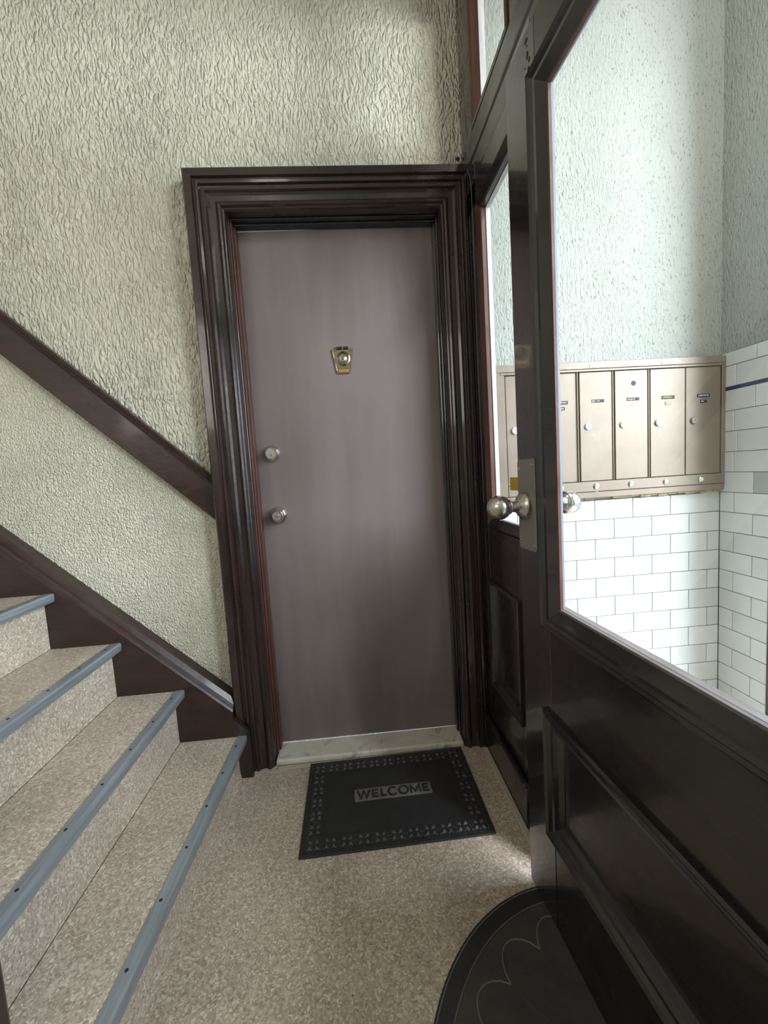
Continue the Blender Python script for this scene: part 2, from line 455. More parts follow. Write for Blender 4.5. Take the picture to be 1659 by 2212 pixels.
rows += [(Z0, Z0+P, -0.147), (Z0+P, Z0+2*P, -0.066), (Z0+2*P, Z0+3*P, -0.080), (Z0+3*P, Z0+4*P, -0.066), (Z0+4*P, 1.303, -0.148),
         (1.315, 1.3915, -0.070), (1.3915, 1.442, -0.150)]
for k, (a, b, j0) in enumerate(rows):
    ys = [-0.007, j0] + ([j0-2*P] if j0-2*P > -0.19 else []) + [-0.208]
    for i, (p, q) in enumerate(zip(ys[:-1], ys[1:])):
        tile_right(p, q, max(a, 0.003), b, M_TILEGREY if (k == 12 and i == 1) else M_TILE)
tile_right(-0.007, -0.161, 1.303, 1.315, M_BLUE, 'blue_tile'); tile_right(-0.161, -0.208, 1.303, 1.315, M_BLUE, 'blue_tile')
MB().box((XV-0.0022, -0.208, 0), (XV, 0.0, 1.443)).build('grout', M_GROUT, WALL_RIGHT)

# -- street door casing in the right wall
t4 = struct(empty('trim_4', (XV, -0.80, 0)))
bx('casing_board', M_STAIRWOOD, (-0.006, 0.573, 0), (0.0, 0.588, 2.80), t4)
bx('casing_board', M_STAIRWOOD, (-0.022, -1.79, 0), (0.0, -1.70, 2.80), t4)
bx('casing_board', M_STAIRWOOD, (-0.022, -1.699, 2.72), (0.0, 0.571, 2.80), t4)

# ------------------------------------------------------------------ apartment door: casing, jamb, slab
XO, ZT, XRO, XCUT = -1.327, 2.100, -0.356, -0.3865
CW = 0.122
prof = [(0,0),(0,-.056),(.004,-.060),(.027,-.060),(.031,-.051),(.035,-.051),(.039,-.056),(.047,-.055),(.051,-.046),(.055,-.045),
        (.058,-.050),(.065,-.050),(.070,-.042),(.078,-.038),(.094,-.037),(.098,-.043),(.104,-.047),(.110,-.044),(.114,-.036),(.118,-.034),(CW,-.028),(CW,0)]
T1 = struct(empty('trim_1', (0, 0, 0)))
MB().loft([[(XO+w_, d, 0.0) for w_, d in prof], [(XO+w_, d, ZT-w_) for w_, d in prof]]).build('casing_board', M_CASING, T1)
MB().loft([[(XO+w_, d, ZT-w_) for w_, d in prof], [(min(XRO-w_, XCUT), d, ZT-w_) for w_, d in prof]]).build('casing_board', M_CASINGX, T1)
pr2 = [(w_, d) for w_, d in prof if w_ >= 0.031]; pr2 = [(0.031, 0)] + pr2
MB().loft([[(XRO-w_, d, 0.0) for w_, d in pr2], [(XRO-w_, d, ZT-w_) for w_, d in pr2]]).build('casing_board', M_CASING, T1)
# jamb lining with a doubled stop
XL, XR, ZH = -1.203, -0.480, 1.977
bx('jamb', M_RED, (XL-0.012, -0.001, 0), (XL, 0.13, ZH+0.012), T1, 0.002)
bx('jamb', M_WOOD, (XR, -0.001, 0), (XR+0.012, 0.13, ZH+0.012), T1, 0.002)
bx('head_jamb', M_WOODX, (XL, -0.001, ZH), (XR, 0.13, ZH+0.012), T1, 0.002)
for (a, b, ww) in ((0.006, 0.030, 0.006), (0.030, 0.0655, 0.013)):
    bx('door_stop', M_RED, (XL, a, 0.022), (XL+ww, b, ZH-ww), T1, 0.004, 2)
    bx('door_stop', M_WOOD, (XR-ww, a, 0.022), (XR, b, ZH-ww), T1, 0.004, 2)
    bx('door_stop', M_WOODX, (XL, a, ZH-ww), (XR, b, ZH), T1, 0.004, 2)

D1 = struct(empty('door_1', (-0.84, 0.066, 0)))
def DX(x): return x+0.84
sl = MB()
xa, xb = DX(XL+0.003), DX(XR-0.003)
zl, zr = 1.9615, 1.972           # the slab sags: its top runs out of level
P8 = [(xa,0,.032),(xb,0,.028),(xb,.042,.028),(xa,.042,.032),(xa,0,zl),(xb,0,zr),(xb,.042,zr),(xa,.042,zl)]
sl.add(P8, [(0,3,2,1),(4,5,6,7),(0,1,5,4),(1,2,6,5),(2,3,7,6),(3,0,4,7)])
sl.build('door_slab', M_DOOR, D1)
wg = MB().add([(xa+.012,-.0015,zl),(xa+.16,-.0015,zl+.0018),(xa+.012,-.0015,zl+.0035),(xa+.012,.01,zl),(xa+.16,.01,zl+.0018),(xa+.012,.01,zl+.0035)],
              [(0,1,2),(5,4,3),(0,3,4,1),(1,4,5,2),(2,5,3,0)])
wg.build('top_gap_light', M_MARBLE, D1)  # light showing through the gap above the slab, modelled as a pale strip
# deadbolt
db = MB().lathe([(0.031,0),(0.031,0.004),(0.030,0.007),(0.0225,0.022),(0.021,0.0235),(0.0,0.0235)], (DX(-1.136), 0, 1.173), n=36).build('deadbolt', M_CHROME, D1)
MB().lathe([(0.016,0),(0.016,0.0015),(0.0,0.0015)], (DX(-1.136), -0.0235, 1.173)).build('lock_cylinder', M_NICKEL, db)
MB().lathe([(0.0055,0),(0.005,0.002),(0.0,0.002)], (DX(-1.136), -0.025, 1.166)).build('key_plug', M_CHROME, db)
bx('keyhole', M_BLACK, (DX(-1.1365), -0.0278, 1.1635), (DX(-1.1355), -0.0268, 1.1685), db, 0.0001)
kb = MB().lathe([(0.034,0),(0.034,0.003),(0.031,0.008),(0.029,0.012),(0.0285,0.016),(0.026,0.018),(0.0255,0.024),(0.0235,0.033),(0.017,0.040),(0.0,0.0405)],
                (DX(-1.132), 0, 0.940), n=36).build('entry_knob', M_CHROME, D1)
MB().lathe([(0.0085,0),(0.0075,0.0045),(0.0,0.0045)], (DX(-1.132), -0.040, 0.940)).build('key_plug', M_NICKEL, kb)
bx('keyhole', M_BLACK, (DX(-1.1326), -0.0455, 0.9365), (DX(-1.1314), -0.0442, 0.9435), kb, 0.0001)
# knocker plate with viewer
def plate_loop(k, y):
    cx, cz = DX(-0.8475), 1.497
    o = [(-.041,.043),(-.0265,-.040),(-.022,-.0445),(.022,-.0445),(.0265,-.040),(.041,.043),(.038,.0455),(.024,.0455),(.024,.054),(-.024,.054),(-.024,.0455),(-.038,.0455)]
    return [(cx+a*k, y, cz+b*k) for a, b in o]
kp = MB().loft([plate_loop(1.0, 0), plate_loop(1.0, -.003), plate_loop(.96, -.0045), plate_loop(.88, -.0045), plate_loop(.85, -.0028)]).build('knocker_plate', M_AGED, D1)
kc = (DX(-0.846), -0.003, 1.507)
MB().lathe([(0.026,0),(0.0255,0.005),(0.0215,0.0075),(0.019,0.005),(0.018,0.001)], kc, n=36).build('knocker_ring', M_AGED, kp)
MB().lathe([(0.013,0),(0.0125,0.008),(0.010,0.0095),(0.0075,0.0085),(0.0,0.0085)], kc, n=30).build('viewer_barrel', M_CHROME, kp)
MB().lathe([(0.0068,0.008),(0.005,0.0105),(0.0025,0.0117),(0.0,0.012)], kc, n=24).build('viewer_lens', M_LENS, kp)
bx('striker_block', M_BLACK, (DX(-0.846)-.022, -.0095, 1.541), (DX(-0.846)+.021, -.003, 1.5495), kp, 0.001)
bx('striker_pin', M_AGED, (DX(-0.846)-.003, -.0125, 1.531), (DX(-0.846)+.002, -.004, 1.5485), kp, 0.001)
bx('nameplate', M_COPPER, (DX(-0.846)-.0195, -.0055, 1.4585), (DX(-0.846)+.0185, -.003, 1.4675), kp, 0.0006)
nm = MB()
for k in range(6):
    x0 = DX(-0.846)-.018+k*.006
    nm.box((x0, -.0046, 1.4715+random.uniform(-.0005,.0005)), (x0+.0035, -.0036, 1.4755+random.uniform(-.001,.001)))
nm.build('worn_engraving', M_AGED, kp)

# marble threshold and metal strip in front of it
TH = struct(empty('trim_2', (-0.84, 0, 0)))
MB().bbox((DX(XL)+.001, -0.036, 0.0), (DX(XR)-.001, 0.075, 0.024), 0.008, 3).build('threshold_slab', M_MARBLE, TH)
bx('edge_strip', M_STRIP, (DX(XL)+.012, -0.058, 0.0), (DX(XR)-.012, -0.038, 0.004), TH, 0.001)

# screw plug in the plaster
tag(MB().lathe([(0.0065,0),(0.006,0.002),(0.0,0.0025)], (-0.398, 0.0, 2.153)).build('screw_head', M_BLACK),
    'small dark screw head in the plaster above the right end of the door casing', 'screw')

# ------------------------------------------------------------------ stair wall trim: sloping rail and skirting
def slope_board(name, mat, parent, x0, x1, zt0, zt1, h0, h1, y0, y1, cap):
    """board running from (x0, top zt0) down to (x1, top zt1); h = vertical height; cap = moulded top of that height."""
    def loop(x, zt, h):
        pr = [(y0, zt-h), (y1+.004, zt-h), (y1, zt-h+.006), (y1, zt-cap), (y1-.010, zt-cap+.004), (y1-.014, zt-cap*.62), (y1-.008, zt-cap*.45),
              (y1-.010, zt-cap*.2), (y1-.004, zt), (y0, zt)]
        return [(x, y, z) for y, z in pr]
    return MB().loft([loop(x0, zt0, h0), loop(x1, zt1, h1)]).build(name, mat, parent)
T3 = struct(empty('trim_3', (0, 0, 0)))
sR = (1.684-1.104)/(1.959-1.338)
def zrail(x): return 1.104 - sR*(x+1.338)
slope_board('dado_rail', M_STAIRWOOD, T3, -3.28, -1.3275, zrail(-3.28), zrail(-1.3275), 0.157, 0.160, 0.0, -0.024, 0.036)
B1 = struct(empty('baseboard_stairs', (0, 0, 0)))
sS = (0.948-0.299)/(2.045-1.335)
def zsk(x): return 0.299 - sS*(x+1.335)
YS = -0.078
def sk_loop(x, zt):
    pr = [(0, zt), (-.045, zt-.002), (-.052, zt-.012), (-.058, zt-.020), (-.066, zt-.026), (-.070, zt-.034), (-.076, zt-.040), (YS, zt-.052), (YS, zt-.060)]
    return [(x, y, z) for y, z in pr]
mb = MB()
xe = -1.3285
LA = sk_loop(-3.28, zsk(-3.28)) + [(-3.28, YS, 1.2), (-3.28, 0, 1.2)]
LB = sk_loop(xe, zsk(xe)) + [(xe, YS, 0.0), (xe, 0, 0.0)]
mb.loft([LA, LB]); mb.build('skirt_board', M_STAIRWOOD, B1)
# tail of the skirting running past the casing edge down to the nosing
MB().loft([[(xe, YS, 0.0), (xe, YS, zsk(xe)-.066), (xe, -.0605, zsk(xe)-.066), (xe, -.0605, 0)],
           [(-1.275, YS, 0.0), (-1.275, YS, .172), (-1.275, -.0605, .172), (-1.275, -.0605, 0)]]).build('skirt_end', M_CASING, B1)

# ------------------------------------------------------------------ staircase
ST = empty('staircase', (-1.29, YS, 0))
tag(ST, 'stair flight with speckled treads and grey metal nosings climbing left along the wall', 'staircase')
NZ = [0.161, 0.353, 0.544, 0.736, 0.928, 1.120, 1.312]
NX = [-1.286, -1.486, -1.680, -1.878, -2.074, -2.270, -2.466]
NR = [-1.316, -1.486, -1.681, -1.878, -2.074, -2.270, -2.466]     # near ends
YN = -0.893
def L3(x, y, z): return (x+1.29, y-YS, z)
for k in range(7):
    z = NZ[k]; zb = NZ[k-1] if k else 0.0
    xa_, xn_ = NX[k], NR[k]
    xb_ = (NX[k+1]-0.0332) if k < 6 else xa_-0.3
    # tread
    tr = MB(); th = 0.028
    y0, y1 = YS-.001, YN
    P8 = [L3(xb_, y0, z-th), L3(xa_-.012, y0, z-th), L3(xn_-.012, y1, z-th), L3(xb_, y1, z-th),
          L3(xb_, y0, z), L3(xa_-.012, y0, z), L3(xn_-.012, y1, z), L3(xb_, y1, z)]
    tr.add(P8, [(0,3,2,1),(4,5,6,7),(0,1,5,4),(1,2,6,5),(2,3,7,6),(3,0,4,7)])
    tr.build('tread', M_FLOOR, ST)
    # riser, swept forward a little at the foot
    rs = MB(); d = 0.036
    pr = [(-d-.02, zb), (-d+.006, zb), (-d+.002, zb+.015), (-d, zb+.04), (-d, z-th), (-d-.02, z-th)]
    if k: pr = [(-d-.02, zb+.0005), (-d+.001, zb+.0005), (-d, zb+.004), (-d, z-th), (-d-.02, z-th)]
    rs.loft([[L3(xa_+a, y0, zz) for a, zz in pr], [L3(xn_+a, y1, zz) for a, zz in pr]])
    rs.build('riser', M_FLOOR, ST)
    # metal nosing
    pr = [(-.034, z), (-.033, z+.0022), (-.010, z+.0030), (-.003, z+.0022), (0, z-.003), (-.0005, z-.016), (-.003, z-.026), (-.0055, z-.026), (-.0055, z-.004), (-.008, z)]
    no = MB().loft([[L3(xa_+a, y0, zz) for a, zz in pr], [L3(xn_+a, y1, zz) for a, zz in pr]]).build('nosing', M_ALU, ST)
    if k < 4:
        for q in range(6):
            t_ = 0.07 + q*0.165
            xx = xa_+(xn_-xa_)*t_-.021; yy = y0+(y1-y0)*t_
            MB().lathe([(0.0038, 0), (0.0034, 0.0010), (0.0, 0.0010)], L3(xx, yy, z+.0024), 'z', 10).build('screw', M_BLACK, no)
bx('outer_string', M_STAIRWOOD, L3(-3.0, YN-.030, 0), L3(-1.60, YN-.001, 0.30), ST)
# newel post standing beside the second step
nw = empty('newel_post', (-1.515, -0.945, 0))
tag(nw, 'square brown newel post at the near end of the second step', 'post')
bx('shaft', M_STAIRWOOD, (-.045, -.045, 0), (.047, .0485, 1.05), nw, 0.006, 2)
bx('post_cap', M_STAIRWOOD, (-.06, -.06, 1.05), (.06, .06, 1.085), nw, 0.01, 2)

# ------------------------------------------------------------------ glazed partition (local: x = along towards viewer, y = depth, z up)
W1 = struct(empty('window_1', (XP, 0, 0), -PI/2))
def pb(name, s0, s1, d0, d1, z0, z1, mat=M_WOOD, e=0.002): return bx(name, mat, (s0, d0, z0), (s1, d1, z1), W1, e)
TK = 0.040
pb('wall_stile', 0.004, 0.140, 0, TK, 0.0, 2.62)
pb('near_stile', 0.405, 0.454, 0, TK, 0.0, 0.866)
pb('lower_rail', 0.140, 0.405, 0, TK, 0.677, 0.866, M_WOODX)
pb('base_rail', 0.140, 0.405, 0, TK, 0.0, 0.317, M_WOODX)
pb('panel', 0.140, 0.405, 0.013, 0.028, 0.317, 0.677)
rect_frame(W1, 'panel_moulding', (M_WOOD, M_WOODX), 0.142, 0.405, 0.300, 0.684,
           [(0,.0),(0,-.007),(.005,-.010),(.010,-.007),(.013,-.008),(.018,-.002),(.026,.006),(.029,.013),(.029,.014),(0,.014)])
# glass stops of the sidelight
rect_frame(W1, 'glazing_bead', (M_RED, M_WOODX), 0.140, 0.4545, 0.866, 1.9245,
           [(0,0),(.006,-.004),(.014,-.002),(.030,.002),(.036,.005),(.036,.017),(0,.017)])
rect_frame(W1, 'outer_bead', (M_BEAD, M_BEAD), 0.140, 0.4545, 0.866, 1.9245, [(0,.0215),(.034,.0215),(.034,.035),(0,.035)])
MB().box((0.150, 0.0175, 0.872), (0.450, 0.0210, 1.920)).build('pane', M_GLASS, W1)
# post between sidelight and door leaf, with its stop
pb('door_post', 0.454, 0.572, 0, 0.040, 0.0, 2.62)
pb('rebate_stop', 0.572, 0.577, 0.034, 0.044, 0.0, 1.924)
pb('hinge_post', 1.462, 1.600, 0, 0.085, 0.0, 2.62)
pb('rebate_stop', 1.448, 1.462, 0.042, 0.085, 0.0, 1.93)
# transom bar: flat band above, undercut below
tb = [(.0, 1.9245), (.0, 1.994), (.006, 1.998), (.004, 2.010), (.0, 2.060), (-.004, 2.068), (-.005, 2.074), (-.004, 2.136), (.0, 2.142), (TK, 2.142), (TK, 1.9245)]
MB().loft([[(0.004, d, z) for d, z in tb], [(1.600, d, z) for d, z in tb]]).build('transom_bar', M_WOODX, W1)
# transom lights
pb('top_rail', 0.004, 1.600, 0, 0.085, 2.62, ZC, M_WOODX)
rect_frame(W1, 'glazing_bead', (M_RED, M_WOODX), 0.1405, 0.4535, 2.142, 2.6195,
           [(0,0),(0,-.004),(.010,-.006),(.020,.0),(.030,.012),(.034,.017),(0,.017)])
rect_frame(W1, 'outer_bead', (M_BEAD, M_BEAD), 0.1405, 0.4535, 2.142, 2.6195, [(0,.0215),(.030,.0215),(.030,TK),(0,TK)])
MB().box((0.146, 0.0175, 2.145), (0.450, 0.0210, 2.616)).build('pane', M_GLASS, W1)
rect_frame(W1, 'glazing_bead', (M_RED, M_WOODX), 0.5755, 1.4615, 2.142, 2.6195, [(0,0),(0,-.004),(.010,-.006),(.020,.0),(.030,.012),(.034,.017),(0,.017)])
MB().box((0.580, 0.0175, 2.145), (1.458, 0.0210, 2.616)).build('pane', M_GLASS, W1)
# unseen second sidelight beyond the door, added to let daylight reach the stairs
pb('lower_rail', 1.600, 2.595, 0, TK, 0.0, 0.866, M_WOODX)
pb('wall_stile', 2.500, 2.595, 0, TK, 0.866, 2.62)
MB().box((1.595, 0.0175, 0.860), (2.505, 0.0210, 2.625)).build('pane', M_GLASS, W1)
# base board with cap, floor shoe
pb('base_board', 0.062, 0.434, -0.012, -0.0005, 0.0, 0.128, M_WOODX)
pb('base_cap', 0.062, 0.434, -0.020, -0.0005, 0.128, 0.144, M_WOODX, 0.005)
bx('floor_shoe', M_STRIP, (0.062, -0.030, 0.0), (0.574, -0.0125, 0.010), W1, 0.002)
pb('latch_strike', 0.470, 0.500, -0.0015, -0.0002, 0.985, 1.045, M_PLATE, 0.0004)

# ------------------------------------------------------------------ glazed door leaf standing slightly open
dirv = Vector((0.065, -1.0)).normalized()
D2 = struct(empty('door_2', (-0.452, -0.590, 0), math.atan2(dirv.y, dirv.x)))
LT = 0.036; LW = 0.860; ZB = 0.012; ZL = 1.916
def lb(name, s0, s1, z0, z1, mat=M_WOOD, d0=0, d1=LT, e=0.002): return bx(name, mat, (s0, d0, z0), (s1, d1, z1), D2, e)
lb('latch_stile', 0, 0.128, ZB, ZL); lb('hinge_stile', LW-0.128, LW, ZB, ZL)
lb('top_rail', 0.128, LW-0.128, 1.803, ZL, M_WOODX); lb('lock_rail', 0.128, LW-0.128, 0.515, 0.742, M_WOODX); lb('bottom_rail', 0.128, LW-0.128, ZB, 0.250, M_WOODX)
lb('lower_panel', 0.120, LW-0.120, 0.245, 0.520, M_WOODX, 0.014, 0.030)
rect_frame(D2, 'panel_moulding', (M_WOOD, M_WOODX), 0.100, LW-0.100, 0.228, 0.534,
           [(0,0),(0,-.008),(.006,-.011),(.013,-.008),(.016,-.009),(.022,-.002),(.030,-.001),(.034,-.004),(.040,.004),(.050,.012),(.052,.015),(.028,.015),(.028,0)])
rect_frame(D2, 'glass_moulding', (M_WOOD, M_WOODX), 0.108, LW-0.108, 0.722, 1.823,
           [(0,0),(0,-.009),(.006,-.013),(.011,-.010),(.014,-.011),(.020,-.006),(.026,-.005),(.034,-.001),(.044,.004),(.048,.006),(.020,.006),(.020,0)])
gb = rect_frame(D2, 'glazing_bead', (M_RED, M_RED), 0.128, LW-0.128, 0.742, 1.803, [(0,.0055),(.026,.0055),(.032,.0075),(.032,.0138),(0,.0138)])
rect_frame(D2, 'outer_bead', (M_BLUEBEAD, M_BLUEBEAD), 0.128, LW-0.128, 0.742, 1.803, [(0,.0173),(.022,.0173),(.022,.024),(.012,.027),(0,.027)])
MB().box((0.138, 0.0140, 0.752), (LW-0.138, 0.0170, 1.793)).build('pane', M_GLASS, D2)
gb[2].data.materials[0] = M_SILL
lb('glass_sill', 0.128, LW-0.128, 0.742, 0.7715, M_SILL, 0.0178, 0.0350)
# push plate, knobs, latch bolt
pl = MB()
def rr(k, d):
    s0, s1, z0, z1, r = 0.004+k, 0.086-k, 0.880+k, 1.087-k, 0.008
    L = []
    for cx, cz, a0 in ((s1-r, z1-r, 0), (s0+r, z1-r, PI/2), (s0+r, z0+r, PI), (s1-r, z0+r, 1.5*PI)):
        for i in range(6):
            a = a0+i*PI/10; L.append((cx+r*math.cos(a), d, cz+r*math.sin(a)))
    return L
pl.loft([rr(0, 0), rr(0, -.002), rr(.0012, -.003)]); PLT = pl.build('push_plate', M_PLATE, D2)
for (a, b) in ((.014, 1.066), (.076, 1.073), (.014, .900), (.076, .893)):
    MB().lathe([(0.0042,0),(0.0036,0.0018),(0.0,0.0022)], (a, -.003, b), n=12).build('screw', M_NICKEL, PLT)
kprof = [(0.0315,0),(0.0315,0.006),(0.030,0.011),(0.024,0.016),(0.0150,0.022),(0.0125,0.030),(0.0125,0.036),(0.016,0.0385)]
for i in range(13):
    a = -1.0 + i*(PI/2+1.0)/12; kprof.append((0.0275*math.cos(a), 0.064+0.0275*math.sin(a)))
MB().lathe(kprof, (0.043, -.003, 0.982), n=40).build('knob', M_NICKEL, D2)
MB().lathe(kprof, (0.043, LT, 0.982), 'y', n=40).build('knob', M_CHROME, D2)
bx('latch_bolt', M_BRASS, (-0.050, 0.002, 1.014), (0.001, 0.017, 1.046), D2, 0.001)

# flakes of dark paint lost from the latch stile near its top
for (a, b, c, d) in ((.092, 1.893, .012, .008), (.098, 1.884, .004, .004), (.097, 1.862, .008, .014), (.105, 1.851, .006, .010), (.088, 1.852, .004, .003),
                     (.101, 1.838, .007, .008), (.094, 1.826, .003, .004), (.104, 1.812, .004, .007)):
    MB().add([(a, -.0006, b), (a+c*.6, -.0006, b-.001), (a+c, -.0006, b+d*.5), (a+c*.5, -.0006, b+d), (a+c*.1, -.0006, b+d*.6), (a+c*.5, .0005, b+d*.5)],
             [(0,1,2,3,4), (1,0,5), (2,1,5), (3,2,5), (4,3,5), (0,4,5)]).build('paint_chip', M_BLACK, D2)

# thin bell wire along the casing corner
pts = [(-0.392, -0.0555, 2.135), (-0.3905, -.064, 2.112), (-0.3885, -.066, 2.088), (-0.3880, -.085, 2.055), (-0.3885, -.104, 2.020), (-0.3890, -.112, 1.985),
       (-0.3870, -.112, 1.90), (-0.3870, -.109, 1.70), (-0.3872, -.107, 1.50), (-0.3870, -.108, 1.2), (-0.387, -.107, 0.95)]
tag(MB().tube(pts, 0.0016, 6).build('bell_wire', M_CABLE), 'thin bell wire running down the corner post beside the door casing', 'wire')

# ------------------------------------------------------------------ mailbox bank on the vestibule wall
MBX = empty('mailbox_bank', (0.143, -0.004, 0.93))
tag(MBX, 'beige metal bank of six apartment mailboxes on the vestibule wall above the white tiles', 'mailbox')
def X_(x): return x-0.143
def Zm(z): return z-0.93
body = MB()
x0, x1, z0, z1 = -0.300, 0.584, 0.932, 1.434
body.box((X_(x0), -0.004, Zm(z0)), (X_(x1), 0.003, Zm(z1)))
ob = body.build('back_plate', M_BLACK, MBX)
bx('top_flange', M_MAIL, (X_(x0), -.026, Zm(1.408)), (X_(x1), -.004, Zm(z1)), MBX, .0015)
bx('head_rail', M_MAIL, (X_(-0.285), -.0275, Zm(1.3985)), (X_(0.575), -.004, Zm(1.4065)), MBX, .001)
bx('side_flange', M_MAIL, (X_(x0), -.026, Zm(0.956)), (X_(-0.269), -.004, Zm(1.408)), MBX, .0015)
bx('side_flange', M_MAIL, (X_(0.5695), -.026, Zm(0.956)), (X_(x1), -.004, Zm(1.408)), MBX, .0015)
bx('button_rail', M_MAIL, (X_(-0.268), -.026, Zm(0.9565)), (X_(0.5685), -.004, Zm(0.9945)), MBX, .0015)
bx('bottom_flange', M_MAIL, (X_(x0), -.024, Zm(z0)), (X_(x1), -.004, Zm(0.955)), MBX, .0015)
ms = MB()
for k in range(24):
    a = X_(x0)+k*(x1-x0)/24
    ms.box((a, -.006-.012*random.random(), Zm(z0)-.004-.007*random.random()), (a+(x1-x0)/24+.001, .0, Zm(z0)-.0005))
ms.build('mastic_bead', M_MASTIC, MBX)
edges = [-0.2675, -0.1275, 0.0115, 0.1475, 0.2865, 0.4265, 0.568]
for k in range(6):
    a, b = X_(edges[k])+.0018, X_(edges[k+1])-.0018
    gap = .0045 if k in (1, 2, 3) else .0
    dn = bx('door', M_MAIL, (a, -.0215-(.0015 if k in (2, 3) else 0), Zm(.9965)), (b-gap, -.004, Zm(1.3965)), MBX, .0012)
    if gap: bx('lifted_edge', M_MAIL, (b-gap-.0035, -.027, Zm(.9965)), (b-gap, -.0215, Zm(1.3965)), dn, .0008)
    lx = a+.030; lz = Zm(1.199)
    lk = MB().lathe([(0.0125,0),(0.0125,0.005),(0.0105,0.0068),(0.0,0.0070)], (lx, -.0225, lz), n=24).build('lock', M_MAIL if k == 5 else M_LOCK, dn)
    bx('lock_slot', M_BLACK, (lx-.0008, -.0300, lz-.003), (lx+.0012, -.0293, lz+.0055), dn, .0002)
    cx = a+.069
    wn = bx('name_window', M_BLACK, (cx-.025, -.0232, Zm(1.285)), (cx+.025, -.0212, Zm(1.297)), dn, .0004)
    wn2 = bx('number_window', M_MASTIC if k in (2, 3, 4) else M_BLACK, (cx-.012, -.0232, Zm(1.264)), (cx+.013, -.0212, Zm(1.275)), dn, .0004)
    if k == 3:
        MB().lathe([(0.0095,0),(0.009,0.0015),(0.0065,0.0016),(0.0,0.0012)], (cx+.003, -.0222, Zm(1.349)), n=20).build('master_lock_hole', M_BLACK, dn)
    if k >= 1:
        bt = MB().lathe([(0.0105,0),(0.0105,0.0035),(0.0085,0.0045)], (cx-.012, -.026, Zm(.9755)), n=22).build('button_ring', M_CHROME, MBX)
        MB().lathe([(0.0075,0.002),(0.007,0.0058),(0.0,0.0064)], (cx-.012, -.026, Zm(.9755)), n=18).build('bell_button', M_BUTTON, bt)
    # worn print in the windows
    for wobj, zc, half, n in ((wn, 1.291, .021, 7), (wn2, 1.2695, .009, 3)):
        pm = MB()
        for q in range(n):
            if random.random() < .2: continue
            xx = cx-half+q*2*half/n
            pm.box((xx, -.0238, Zm(zc)-.0035*random.uniform(.4, 1)), (xx+half/n*1.3, -.0230, Zm(zc)+.0035*random.uniform(.3, 1)))
        pm.build('worn_print', M_MASTIC if (k == 4 and n == 7) else M_STRIPPRINT, dn)
for (a, b, za, zb, pr_) in ((0.052, 0.108, 1.4135, 1.4265, False), (0.196, 0.250, 1.411, 1.4235, True), (0.328, 0.403, 1.411, 1.4225, True)):
    lo = bx('paper_label', M_PAPER, (X_(a), -.0275, Zm(za)), (X_(b), -.026, Zm(zb)), MBX, .0003)
    if pr_:
        pm = MB()
        for q in range(9):
            xx = X_(a)+.008+q*(b-a-.016)/9
            pm.box((xx, -.0280, Zm((za+zb)/2)-.0016), (xx+(b-a)/14, -.0274, Zm((za+zb)/2)+.0016))
        pm.build('faint_print', M_PENBLUE, lo)
for (a, b) in ((-.035, -.02), (.0, .022), (.118, .135), (.142, .152), (-.20, -.16)):
    bx('paper_scrap', M_PAPER, (X_(a), -.0268, Zm(1.4095)), (X_(b), -.0258, Zm(1.4095+random.uniform(.003, .006))), MBX, .0002)

# ------------------------------------------------------------------ welcome mat
WM = empty('doormat', (-0.782, -0.242, 0), 0.010)
tag(WM, 'black rubber WELCOME doormat with a raised flower border at the apartment door', 'doormat')
hw, hd = 0.288, 0.200
MB().bbox((-hw, -hd, 0.0), (hw, hd, 0.0060), 0.003, 2).build('mat_base', M_RUBBER, WM)
fr = MB()
for (a, b, t_) in ((hw-.012, hd-.012, .0035), (hw-.070, hd-.066, .0022)):
    fr.box((-a, -b, .0058), (a, -b+t_, .0074)); fr.box((-a, b-t_, .0058), (a, b, .0074))
    fr.box((-a, -b, .0058), (-a+t_, b, .0074)); fr.box((a-t_, -b, .0058), (a, b, .0074))
fr.build('raised_frame', M_RUBBER, WM)
pm = MB()
def petal(cx, cy, ang, L, W, h):
    c, s_ = math.cos(ang), math.sin(ang)
    def T(a, b, z): return (cx+a*c-b*s_, cy+a*s_+b*c, z)
    pm.add([T(.15*L, 0, .0058), T(.55*L, W, .0058), T(L, 0, .0058), T(.55*L, -W, .0058), T(.55*L, 0, .0058+h)], [(0,1,4),(1,2,4),(2,3,4),(3,0,4)])
nxm, nym = 11, 7
cells = []
for i in range(nxm):
    x = -hw+.040+i*(2*hw-.080)/(nxm-1)
    cells += [(x, -hd+.039), (x, hd-.039)]
for j in range(1, nym-1):
    y = -hd+.039+j*(2*hd-.078)/(nym-1)
    cells += [(-hw+.040, y), (hw-.040, y)]
for (x, y) in cells:
    for q in range(4): petal(x, y, PI/4+q*PI/2, .0255, .0078, .0062)
    for q in range(4): petal(x+.0245*math.cos(q*PI/2), y+.0245*math.sin(q*PI/2), q*PI/2, .007, .003, .003)
nb = 46
for i in range(nb):
    x = -hw+.020+i*(2*hw-.040)/(nb-1)
    for y in (-hd+.0185, hd-.0185): petal(x, y, PI/4, .009, .003, .003)
for i in range(30):
    y = -hd+.024+i*(2*hd-.048)/29
    for x in (-hw+.0185, hw-.0185): petal(x, y, PI/4, .009, .003, .003)
pmo = pm.build('flower_relief', M_RELIEF, WM); pmo['kind'] = 'stuff'
PLQ = MB().bbox((-.125, -.0165, .0055), (.135, .0375, .0072), .0008).build('word_plaque', M_RUBBERWORN, WM)
LT_ = MB()
SW = 0.0062                                  # stroke width of the moulded letters
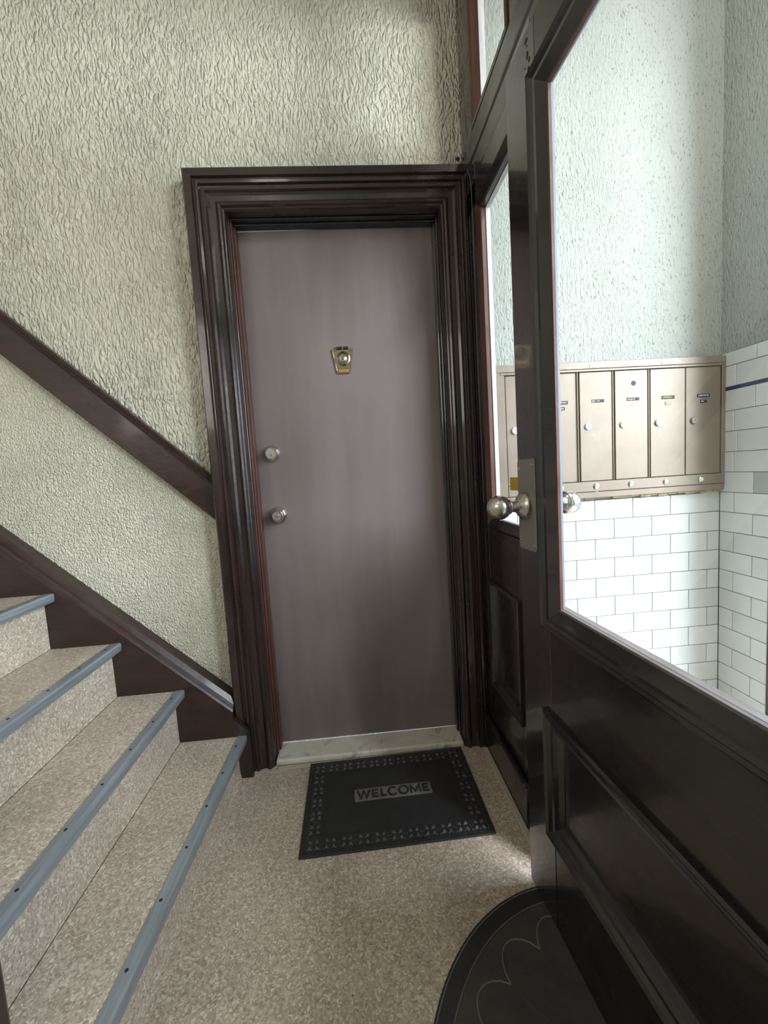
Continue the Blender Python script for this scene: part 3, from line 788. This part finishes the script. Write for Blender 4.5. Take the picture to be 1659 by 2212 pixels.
def prism(P):                                # flat polygon raised off the mat
    n = len(P)
    LT_.add([(x, y, .0068) for x, y in P]+[(x, y, .0096) for x, y in P],
            [tuple(range(n))[::-1], tuple(range(n, 2*n))]+[(i, (i+1) % n, n+(i+1) % n, n+i) for i in range(n)])
def ribbon(pts, closed=False):
    n = len(pts); A = []; B = []
    for i in range(n):
        p = Vector(pts[i])
        a_ = Vector(pts[(i-1) % n]) if (i or closed) else None
        c_ = Vector(pts[(i+1) % n]) if (i < n-1 or closed) else None
        d1 = (p-a_).normalized() if a_ is not None else (c_-p).normalized()
        d2 = (c_-p).normalized() if c_ is not None else d1
        n1 = Vector((-d1.y, d1.x)); n2 = Vector((-d2.y, d2.x)); m_ = (n1+n2).normalized()
        k_ = SW/2/max(.42, m_.dot(n1))
        A.append(p+m_*k_); B.append(p-m_*k_)
    loops = [[(u_.x, u_.y, .0068), (v_.x, v_.y, .0068), (v_.x, v_.y, .0096), (u_.x, u_.y, .0096)] for u_, v_ in zip(A, B)]
    LT_.loft(loops+[loops[0]] if closed else loops, cap=not closed)
def arcp(a0, a1, n=14): return [(.5+.5*math.cos(math.radians(a0+(a1-a0)*i/n)), .5+.5*math.sin(math.radians(a0+(a1-a0)*i/n))) for i in range(n+1)]
HT = .035; cx = -.114; Y0 = -.007
for ch, wd in (('W', .040), ('E', .021), ('L', .019), ('C', .028), ('O', .030), ('M', .034), ('E', .021)):
    def T(q): return (cx+q[0]*wd, Y0+q[1]*HT)
    if ch in 'EL':
        t_ = SW/wd; h_ = SW/HT
        O_ = [(0,0),(1,0),(1,h_),(t_,h_)]
        if ch == 'E': O_ += [(t_,.5-h_/2),(.88,.5-h_/2),(.88,.5+h_/2),(t_,.5+h_/2),(t_,1-h_),(1,1-h_),(1,1)]
        else: O_ += [(t_,1)]
        prism([T(q) for q in O_+[(0,1)]])
    elif ch == 'W': ribbon([T(q) for q in [(0,1),(.25,.08),(.5,.92),(.75,.08),(1,1)]])
    elif ch == 'M': ribbon([T(q) for q in [(.06,0),(.06,.95),(.5,.15),(.94,.95),(.94,0)]])
    elif ch == 'C': ribbon([T(q) for q in arcp(42, 318)])
    else: ribbon([T(q) for q in arcp(0, 360, 22)[:-1]], True)
    cx += wd + .0078
LT_.build('lettering', M_RUBBER, WM)

# ------------------------------------------------------------------ half round mat at the glazed door
HM = empty('doormat', (-0.400, -1.045, 0), 0.0)
tag(HM, 'dark half-round doormat with scalloped petals lying under the glazed door', 'doormat')
RA, RB = 0.400, 0.442
def arc(k, n=48): return [(-RA*k*math.sin(PI*i/n), RB*k*math.cos(PI*i/n)) for i in range(n+1)]
def slab(k, z0_, z1_, name, mat):
    o = arc(k); i_ = arc(k-.004/RA)
    L0 = [(x, y, z0_) for x, y in o]; L1 = [(x, y, z1_-.0012) for x, y in o]; L2 = [(x, y, z1_) for x, y in i_]
    return MB().loft([L0, L1, L2]).build(name, mat, HM)
slab(1.0, 0, .0050, 'mat_base', M_RUBBER)
slab(0.905, .0045, .0056, 'mat_pile', M_RUBBERPILE)
rg = MB()
rg.tube([(x, y, .0054) for x, y in arc(.905)], .0014, 6); rg.tube([(x, y, .0052) for x, y in arc(.985)], .0016, 6)
rg.build('rim_ridge', M_RUBBERWORN, HM)
pr_ = MB(); NP = 9
for k in range(NP):
    a0 = PI*k/NP; a1 = PI*(k+1)/NP; am = (a0+a1)/2
    rin, rout = .20, .72
    pts = []
    hwid = math.sin((a1-a0)/2)*rout
    pts.append((-RA*rin*math.sin(a0), RB*rin*math.cos(a0)))
    pts.append((-RA*rout*math.sin(a0), RB*rout*math.cos(a0)))
    for i in range(1, 10):
        t_ = i/10; a = a0+(a1-a0)*t_; r = rout+.115*math.sin(PI*t_)**.75
        pts.append((-RA*r*math.sin(a), RB*r*math.cos(a)))
    pts.append((-RA*rout*math.sin(a1), RB*rout*math.cos(a1)))
    MB().tube([(x, y, .0056) for x, y in pts[1:]], .0019, 6).build('petal_ridge', M_RUBBERWORN, HM)
    MB().tube([(x, y, .0056) for x, y in pts[:2]], .0013, 5).build('petal_rib', M_RUBBERPILE, HM)
